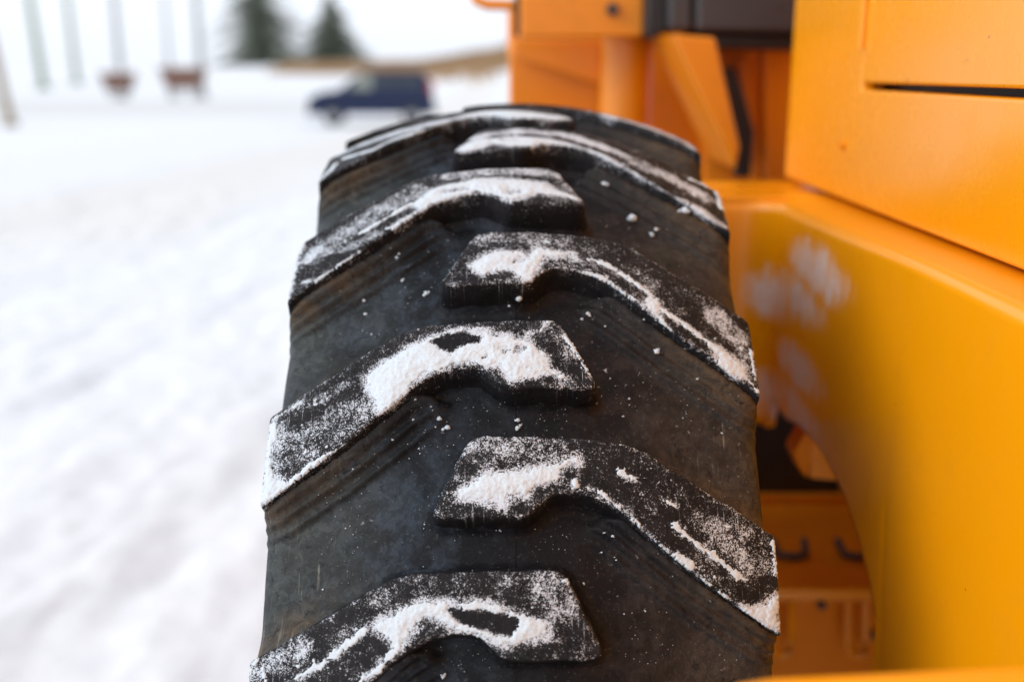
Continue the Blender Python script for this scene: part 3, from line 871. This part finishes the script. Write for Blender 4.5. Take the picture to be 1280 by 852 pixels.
# near ledge that crosses the lower corner of the view
q = [(905, 851), (960, 841), (1100, 834), (1290, 825)]
YN = 0.47
pp = [atY(x, y, YN) for x, y in q]
tp = [(p.x, YN, p.z) for p in pp] + [(0.36, YN, pp[-1].z + .012), (0.36, YN, pp[-1].z - .10), (pp[0].x + .03, YN, pp[0].z - .06)]
B.append(prism('rear_bumper_ledge', tp, (0, -0.16, 0), M_yel, loader, 0.006))

# inside the arch: steps, brackets and inner frame
YS = 1.47
s0 = atY(950, 735, YS); s1 = atY(1125, 735, YS)
bk = ray(1030, 628); tb = (s0.z - CAMZ) / bk.z; YSB = bk.y * tb
B.append(prism('step_tread', [(0.24, YS, s0.z), (0.60, YS, s0.z), (0.60, YSB, s0.z), (0.24, YSB, s0.z)], (0, 0, -0.012), M_yel2, loader, 0.003))
B.append(box('step_lip', (0.24, YS - .012, s0.z - .014), (0.60, YS - .001, s0.z + .006), M_yel, loader, 0.004))
B.append(box('step_riser', (0.24, YS + .05, 0.35), (0.60, YS + .065, s0.z - .0145), M_yel2, loader, 0.003))
B.append(box('step_back_plate', (0.24, YSB + .001, 0.35), (0.66, YSB + .02, s0.z + .012), M_yel2, loader, 0.003))
for cx_ in (977, 1070):
    a = atY(cx_ - 10, 748, YS + .012); b = atY(cx_ + 12, 748, YS + .012); c1 = atY(cx_ + 12, 812, YS + .012); c0 = atY(cx_ - 10, 812, YS + .012)
    mid = (c0 + c1) / 2
    pts = [a] + [a.lerp(c0, f) for f in (.4, .8)] + [c0 + Vector((.002, 0, -.002)), mid + Vector((0, 0, -.008)), c1 + Vector((-.002, 0, -.002))] + [c1.lerp(b, f) for f in (.2, .6)] + [b]
    B.append(tube('step_stirrup', pts, 0.0065, M_yel, loader, 8))
for cx_ in (990, 1072):
    y0 = YS + .10
    a = Vector((atY(cx_ - 17, 700, y0).x, y0, s0.z + .002)); b = Vector((atY(cx_ + 17, 700, y0).x, y0, s0.z + .002))
    pts = [a + Vector((-.004, .03, .018)), a + Vector((-.002, .012, .012)), a + Vector((0, 0, .007)), a.lerp(b, .5) + Vector((0, -.006, .006)), b + Vector((0, 0, .007)), b + Vector((.002, .012, .012)), b + Vector((.004, .03, .018))]
    B.append(tube('step_cleat', pts, 0.006, M_dark, loader, 8))
B.append(pxplate('bracket', [(1010, 552), (1020, 534), (1060, 560), (1062, 602), (1012, 598)], 1.385, 0.05, M_yel, loader, 0.005))
B.append(pxplate('bracket_flange', [(991, 566), (1006, 540), (1018, 536), (1010, 598), (1002, 590)], 1.375, 0.045, M_yel2, loader, 0.004))
B.append(tube('hydraulic_hose', [(0.24, 1.70, 0.86), (0.34, 1.72, 0.88), (0.44, 1.74, 0.86), (0.54, 1.78, 0.80), (0.58, 1.80, 0.70)], 0.018, M_hose, loader, 12))
B.append(tube('hydraulic_hose', [(0.62, 1.70, 1.02), (0.56, 1.70, 0.92), (0.55, 1.72, 0.82), (0.57, 1.74, 0.70)], 0.014, M_hose, loader, 12))
B.append(box('inner_frame_plate', (0.64, 0.3, 0.30), (0.665, 2.3, 1.20), M_yel2, loader, 0.004))
B.append(box('recess_dark_back', (0.22, 1.98, 0.45), (0.635, 2.12, 1.12), M_black, loader, 0.01))  # black box put in behind the opening, standing for its dark interior
B.append(box('frame_deck', (0.26, YE + .004, ZB - .024), (1.32, 1.72, ZB - .008), M_yel, loader, 0.003))
B.append(box('belly_frame', (0.67, -0.7, 0.5), (1.30, 2.1, 1.20), M_yel2, loader, 0.02))

# ---- far cluster: front frame, lift linkage and cab sill
B.append(pxplate('front_cross_plate', [(650, -45), (806, -45), (804, 46), (650, 48)], 2.08, 0.10, M_shade, loader, 0.006))
fb = atY(765, 12, 2.08)
B.append(lathe('plate_bolt', [(-0.016, .0005), (-0.016, .010), (-0.004, .013), (0.004, .013)], M_dark, loader, n=6, axis='Y', centre=(fb.x, fb.y, fb.z)))
B.append(pxplate('seal_strip', [(643, -45), (650, -45), (650, 46), (643, 44)], 2.10, 0.06, M_black, loader, 0.002))
B.append(pxplate('front_frame_web', [(636, 50), (756, 52), (760, 330), (636, 330)], 2.32, 0.05, M_shade, loader, 0.008))
B.append(pxplate('gusset', [(640, 49), (752, 50), (752, 106), (652, 74), (640, 66)], 2.25, 0.06, M_shade, loader, 0.006))
ca = atY(784, 45, 2.22); cb = atY(778, 330, 2.22)
B.append(tube('lift_cylinder', [(ca.x, 2.22, ca.z), (ca.x, 2.22, cb.z)], 0.052, M_shade, loader, 40))
B.append(pxplate('front_frame_cheek', [(790, 20), (885, 20), (905, 330), (790, 330)], 2.34, 0.05, M_shade, loader, 0.006))
B.append(pxplate('lift_arm', [(840, 43), (894, 47), (925, 184), (919, 214), (908, 187)], 1.90, 0.30, M_shade, loader, 0.006))
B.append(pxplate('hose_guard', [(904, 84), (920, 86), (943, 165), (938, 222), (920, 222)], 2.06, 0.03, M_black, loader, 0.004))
B.append(pxplate('cab_riser', [(880, 40), (958, 40), (976, 330), (880, 330)], 2.20, 0.05, M_shade, loader, 0.006))
B.append(pxplate('cab_post', [(952, 40), (1010, 40), (1010, 330), (958, 330)], 2.12, 0.05, M_shade, loader, 0.006))
B.append(pxplate('riser_rib', [(924, 74), (936, 74), (954, 215), (944, 240)], 2.14, 0.055, M_shade, loader, 0.004))
B.append(pxplate('cab_sill', [(836, -60), (866, -60), (866, 38), (836, 38)], 2.00, 0.2, M_dark, loader, 0.008))
B.append(pxplate('cab_side_panel', [(870, -60), (1010, -60), (1010, 42), (870, 40)], 1.99, 0.22, M_dark, loader, 0.01))
B.append(pxplate('cab_seal', [(862, 42), (1010, 44), (1010, 63), (895, 60)], 2.02, 0.12, M_black, loader, 0.004))
B.append(pxplate('cab_corner_trim', [(812, -60), (834, -60), (836, 36), (818, 50), (806, 40)], 2.03, 0.12, M_black, loader, 0.008))
r0 = atY(560, -6, 2.10); r1 = atY(645, 6, 2.10)
B.append(tube('hand_rail', [atY(592, -60, 2.12), atY(590, -14, 2.12), atY(596, 1, 2.12), atY(608, 6, 2.12), atY(645, 7, 2.12)], 0.0105, M_shade, loader, 14))
# cab floor and cab, unseen above the view, added to shade the front frame
B.append(box('added_cab_floor', (0.16, 2.45, 1.92), (1.35, 3.6, 2.02), M_dark, loader, 0.02))
B.append(box('added_cab', (0.20, 2.46, 2.021), (1.32, 3.58, 3.25), M_shade, loader, 0.05))
B.append(box('front_deck', (-0.02, 2.40, 1.40), (1.35, 4.2, 1.52), M_shade, loader, 0.01))
for xx_, zz_ in ((0.30, s0.z - .05), (0.47, s0.z - .05), (0.55, s0.z - .10), (0.38, s0.z - .13)):
    B.append(lathe('step_bolt', [(-0.008, .0005), (-0.008, .006), (-0.002, .008), (0.002, .008)], M_dark, loader, n=6, axis='Y', centre=(xx_, YS + .048, zz_)))
for o in B: part_fix(o)

# ================================================================== BACKGROUND
# ---- dark blue car
def make_car(P, ang):
    root = empty('parked_car', P); root.rotation_euler = (0, 0, ang)
    tag(root, 'dark blue compact van parked on the snow beyond the tyre', 'car')
    paint = NT('dark_blue_paint'); paint.set(Base_Color=paint.mix(paint.noise(3), (0.008, 0.016, 0.050), (0.011, 0.022, 0.066)), Roughness=0.3); paint.b.inputs['Specular IOR Level'].default_value = 0.3
    glass = NT('tinted_glass'); glass.set(Base_Color=glass.mix(glass.noise(4), (0.030, 0.038, 0.055), (0.050, 0.058, 0.075)), Roughness=0.25, Specular_IOR_Level=0.25)
    seeth = mat_simple('window_seen_through', (0.24, 0.26, 0.22), 0.3)
    redm = mat_simple('tail_light_red', (0.45, 0.02, 0.02), 0.25); lampm = mat_simple('headlight_glass', (0.55, 0.55, 0.56), 0.15)
    tyrem = mat_simple('car_tyre', (0.02, 0.02, 0.02), 0.8); rimm = mat_simple('car_rim', (0.42, 0.42, 0.44), 0.35, 0.6)
    # side outline, x forward = -X
    low = [(-2.25, .36), (-2.32, .55), (-2.26, .86), (-1.85, 1.03), (-1.25, 1.10), (2.12, 1.10), (2.22, .95), (2.25, .55), (2.18, .35)]
    W = 0.88
    def loft(name, pts, w0, mat, wz=0):
        bm = bmesh.new(); secs = []
        for yy, k in ((-1.0, .97), (-.94, 1.0), (.94, 1.0), (1.0, .97)):
            secs.append([bm.verts.new((x * (k if abs(yy) > .95 else 1), yy * (w0 - wz * max(0, z - 1.05) / .65), z)) for x, z in pts])
        for a, b in zip(secs, secs[1:]):
            for i in range(len(pts)): bm.faces.new((a[i], a[(i + 1) % len(pts)], b[(i + 1) % len(pts)], b[i]))
        bm.faces.new(secs[0]); bm.faces.new(secs[-1][::-1])
        return finish_bm(name, bm, mat, root, 0.03, 3)
    loft('body', low, W, paint.m)
    loft('cabin', [(-1.22, 1.05), (-.42, 1.60), (-.10, 1.68), (1.75, 1.68), (2.00, 1.58), (2.10, 1.09)], W - .02, paint.m, 0.12)
    for s in (-1, 1):
        def pane(name, pts, m=glass.m):   # a slab just proud of the tapering cabin side
            bm = bmesh.new()
            A = [bm.verts.new((x, s * (W - .02 - .12 * max(0, z - 1.05) / .65 + .004), z)) for x, z in pts]
            Bv = [bm.verts.new((x, s * (W - .02 - .12 * max(0, z - 1.05) / .65 - .02), z)) for x, z in pts]
            bm.faces.new(A); bm.faces.new(Bv[::-1])
            for i in range(len(pts)): bm.faces.new((A[i], Bv[i], Bv[(i + 1) % len(pts)], A[(i + 1) % len(pts)]))
            return finish_bm(name, bm, m, root)
        pane('side_window', [(-.95, 1.13), (-.32, 1.56), (.02, 1.60), (.02, 1.13)], seeth)
        pane('side_window', [(.10, 1.13), (.10, 1.60), (.92, 1.60), (.92, 1.13)])
        pane('side_window', [(1.00, 1.13), (1.00, 1.60), (1.70, 1.59), (1.85, 1.13)])
        box('tail_light', (2.06, s * .84 - .05, .98), (2.20, s * .84 + .05, 1.40), redm, root, .02)
        box('headlight', (-2.28, s * .66 - .16, .68), (-2.02, s * .66 + .16, .84), lampm, root, .03)
        box('wing_mirror', (-.88, s * .98 - .09, 1.10), (-.76, s * .98 + .05, 1.26), paint.m, root, .03)
        for xx in (-1.42, 1.42):
            w = lathe('wheel', [(-.10, .20), (-.11, .28), (-.08, .33), (.08, .33), (.11, .28), (.10, .20)], tyrem, root, n=32, axis='Y', centre=(xx, s * .80, .33), closed=True)
            lathe('rim', [(-.09, .001), (-.09, .10), (-.06, .19), (.06, .19), (.09, .10), (.09, .001)], rimm, w, n=24, axis='Y', centre=(xx, s * .80, .33))
    # windscreen and rear window
    for nm, (x0, z0, x1, z1) in (('windscreen', (-1.16, 1.11, -.50, 1.56)), ('rear_window', (2.085, 1.16, 2.02, 1.52))):
        bm = bmesh.new()
        dx, dz = x1 - x0, z1 - z0; L = math.hypot(dx, dz); nx, nz = (-dz / L, dx / L) if nm == 'windscreen' else (dz / L, -dx / L)
        vs = []
        for o_ in (.012, -.01):
            for (x, z, w) in ((x0, z0, .80), (x1, z1, .72)):
                for s in (-1, 1): vs.append(bm.verts.new((x + nx * o_, s * w, z + nz * o_)))
        for f in ((0, 1, 3, 2), (4, 6, 7, 5), (0, 2, 6, 4), (1, 5, 7, 3), (0, 4, 5, 1), (2, 3, 7, 6)): bm.faces.new([vs[i] for i in f])
        finish_bm(nm, bm, glass.m, root)
    box('bumper', (-2.36, -.80, .34), (-2.20, .80, .56), mat_simple('bumper_plastic', (.03, .03, .035), .6), root, .04)
    box('bumper', (2.18, -.80, .34), (2.32, .80, .58), bpy.data.materials['bumper_plastic'], root, .04)
    return root
YC = 39.2
cxr = ray(467, 145); XC = cxr.x / cxr.y * YC
car = make_car((XC, YC, ground_z(XC, YC) - 0.02), math.radians(4)); car.scale = (0.96, 1.0, 1.10)

# ---- spruces
bark = mat_simple('spruce_bark', (0.06, 0.045, 0.035), 0.9)
t = NT('spruce_needles'); nz = t.noise(1.4, 3)
t.set(Base_Color=t.mix(nz, (0.085, 0.105, 0.070), (0.26, 0.29, 0.22)), Roughness=0.8); M_need = t.m
def spruce(px, pyb, Yd, h, wbase, label, seed):
    r_ = random.Random(seed); d = ray(px, pyb); X = d.x / d.y * Yd; z0 = ground_z(X, Yd) - 0.2
    root = empty('spruce_tree', (X, Yd, z0)); tag(root, label, 'tree', 'spruces on the skyline')
    tube('trunk', [(0, 0, 0), (0.03, 0, h * .4), (0, 0.02, h * .98)], [h * .022, h * .014, h * .002], bark, root, 10)
    bm = bmesh.new(); z = h * .04
    while z < h * .99:
        f = z / h; L = wbase * (1 - f) ** 0.85 * (0.86 + .28 * r_.random()) + .08
        nb = max(4, int(11 * (1 - f) + 4))
        for b in range(nb):
            a = r_.random() * 6.283; l = L * (0.45 + .70 * r_.random() ** 1.3); droop = 0.28 + .15 * r_.random()
            nseg = max(3, int(l / 0.28))
            for s in range(nseg):
                t0 = (s + .5) / nseg; c = Vector((math.cos(a) * l * t0, math.sin(a) * l * t0, z - droop * l * t0 * t0 + .12 * l * t0))
                wd = .58 * (1 - t0 * .55) * min(1, .4 + l)
                for q in range(5):
                    dv = Vector((r_.uniform(-1, 1), r_.uniform(-1, 1), r_.uniform(-.7, .4))).normalized() * wd
                    side = Vector((r_.uniform(-1, 1), r_.uniform(-1, 1), r_.uniform(-.4, .4))).normalized() * wd * .45
                    vs = [bm.verts.new(c - side * .6), bm.verts.new(c + side * .6), bm.verts.new(c + dv + side * .2)]
                    bm.faces.new(vs)
        z += h * 0.022 * (0.7 + .6 * r_.random()) + .05
    me = bpy.data.meshes.new('crown'); bm.to_mesh(me); bm.free(); link('crown', me, M_need, root, smooth=False)
spruce(326, 84, 118, 13.5, 7.4, 'taller dark green spruce on the far snowy rise, reaching the top of the view', 4)
spruce(416, 83, 126, 8.3, 6.8, 'smaller dark spruce nearer the car on the far snowy rise', 9)

# ---- dry grass strip along the rise
t = NT('dry_grass'); t.set(Base_Color=t.mix(t.noise(1.2, 4), (0.30, 0.17, 0.08), (0.52, 0.36, 0.21)), Roughness=0.9); M_grass = t.m
rg = np.random.RandomState(5); GVv = []; N_ = 60000
xx = rg.uniform(-27, 9, N_); yy = 99 + rg.uniform(-2.5, 7, N_) - (rg.rand(N_) < 0.16) * rg.rand(N_) * np.clip(xx + 12, 0, 9) * 1.6
dens = fbm(xx * .35, yy * .35, 3, 3); pr = np.clip(0.05 + (xx + 21) / 22, 0, 0.62)
kp = (dens > 0.40) & (rg.rand(N_) < pr); xx, yy = xx[kp], yy[kp]
zz = terrain(xx, yy)
hh = rg.uniform(.45, 1.15, len(xx)) * (0.75 + 0.5 * sstep(-12, 0, xx)); ww = rg.uniform(.05, .12, len(xx)); lx = rg.uniform(-.25, .25, len(xx)); ly = rg.uniform(-.2, .2, len(xx))
Vg = np.stack([np.stack([xx - ww, yy, zz - .03], -1), np.stack([xx + ww, yy, zz - .03], -1), np.stack([xx + lx, yy + ly, zz + hh], -1)], 1).reshape(-1, 3)
me = np_mesh('dry_grass', Vg, np.arange(len(Vg)).reshape(-1, 3))
tag(link('dry_grass', me, M_grass, smooth=False), 'brown dry grass sticking out of the snow along the far rise', 'grass', kind='stuff')

# ---- slim poles and reddish planters at the far side of the yard
M_pole = mat_simple('galvanised_pole', (0.34, 0.35, 0.34), 0.5); M_poleg = mat_simple('mossy_green_pole', (0.20, 0.27, 0.19), 0.6)
M_polew = mat_simple('weathered_wood_pole', (0.30, 0.24, 0.17), 0.8); M_red = mat_simple('reddish_brown_wood', (0.17, 0.075, 0.045), 0.7)
M_cap = mat_simple('lamp_head_grey', (0.22, 0.23, 0.24), 0.5)
def pole(px, py, Yd, h, r, lean, mat, label, arm=True):
    d = ray(px, py); X = d.x / d.y * Yd; z0 = ground_z(X, Yd) - .1
    root = empty('lamp_post' if arm else 'wooden_pole', (X, Yd, z0)); tag(root, label, 'lamp post' if arm else 'pole')
    tube('shaft', [(0, 0, 0), (lean * .5, 0, h * .5), (lean, 0, h)], [r * 1.15, r, r * .8], mat, root, 14)
    tube('base_collar', [(0, 0, 0), (lean * .02, 0, h * .05)], [r * 2.2, r * 1.7], mat, root, 14)
    if arm:
        tube('arm', [(lean, 0, h - .05), (lean + .35, 0, h + .15), (lean + .9, 0, h + .2)], r * .5, mat, root, 8)
        box('lamp_head', (lean + .8, -.14, h + .12), (lean + 1.35, .14, h + .24), M_cap, root, .03)
pole(12, 148, 38, 6.2, .14, -.75, M_polew, 'weathered wooden pole leaning at the edge of the ploughed yard, nearest of the posts', arm=False)
pole(50, 78, 84, 8.5, .26, -.5, M_poleg, 'mossy green post between the leaning wooden pole and the next green one')
pole(93, 82, 88, 8.2, .20, -.2, M_poleg, 'thin green post midway between the leaning wooden pole and the smaller planter')
pole(150, 100, 72, 8.5, .20, 0, M_pole, 'grey lamp post rising behind the smaller reddish planter')
pole(212, 100, 74, 8.5, .12, 0, M_pole, 'thin grey lamp post at the edge of the wider reddish planter away from the trees')
pole(251, 98, 74, 8.8, .22, 0, M_pole, 'grey lamp post beside the wider reddish planter on its tree side')
def planter(px, py, Yd, w, hgt, label):
    d = ray(px, py); X = d.x / d.y * Yd; z0 = ground_z(X, Yd)
    root = empty('wooden_planter', (X, Yd, z0)); tag(root, label, 'planter', 'reddish planters in the far yard')
    zb = hgt * .38
    # boards
    nb = 4
    for s in range(nb):
        za = zb + (hgt - zb) * s / nb + .012; zc = zb + (hgt - zb) * (s + 1) / nb - .012
        ka = .72 + .28 * (s / nb); kb = .72 + .28 * ((s + 1) / nb)
        for sy in (-1, 1):
            pts = [(-w / 2 * ka, sy * w / 2 * ka, za), (w / 2 * ka, sy * w / 2 * ka, za), (w / 2 * kb, sy * w / 2 * kb, zc), (-w / 2 * kb, sy * w / 2 * kb, zc)]
            prism('board', pts, (0, -sy * .05, 0), M_red, root, .006)
            pts = [(sy * w / 2 * ka, -w / 2 * ka + .06, za), (sy * w / 2 * ka, w / 2 * ka - .06, za), (sy * w / 2 * kb, w / 2 * kb - .06, zc), (sy * w / 2 * kb, -w / 2 * kb + .06, zc)]
            prism('board', pts, (-sy * .05, 0, 0), M_red, root, .006)
    for sx in (-1, 1):
        for sy in (-1, 1):
            tube('leg', [(sx * w * .16, sy * w * .16, -.05), (sx * w * .30, sy * w * .30, zb + .05)], .07, M_cap, root, 8)
    soil = lathe('snow_fill', [(-.06, .001), (-.06, w * .44), (.0, w * .46), (.12, w * .25), (.15, .001)], M_fill, root, n=20, axis='Z', centre=(0, 0, hgt - .08))
M_fill = mat_simple('planter_snow', (0.8, 0.81, 0.84), 0.9, nscale=5, namp=.05)
planter(149, 122, 69, 1.75, 1.75, 'smaller reddish brown wooden planter on legs under a lamp post')
planter(231, 124, 68, 2.35, 2.05, 'wider reddish brown wooden planter on legs between two lamp posts')
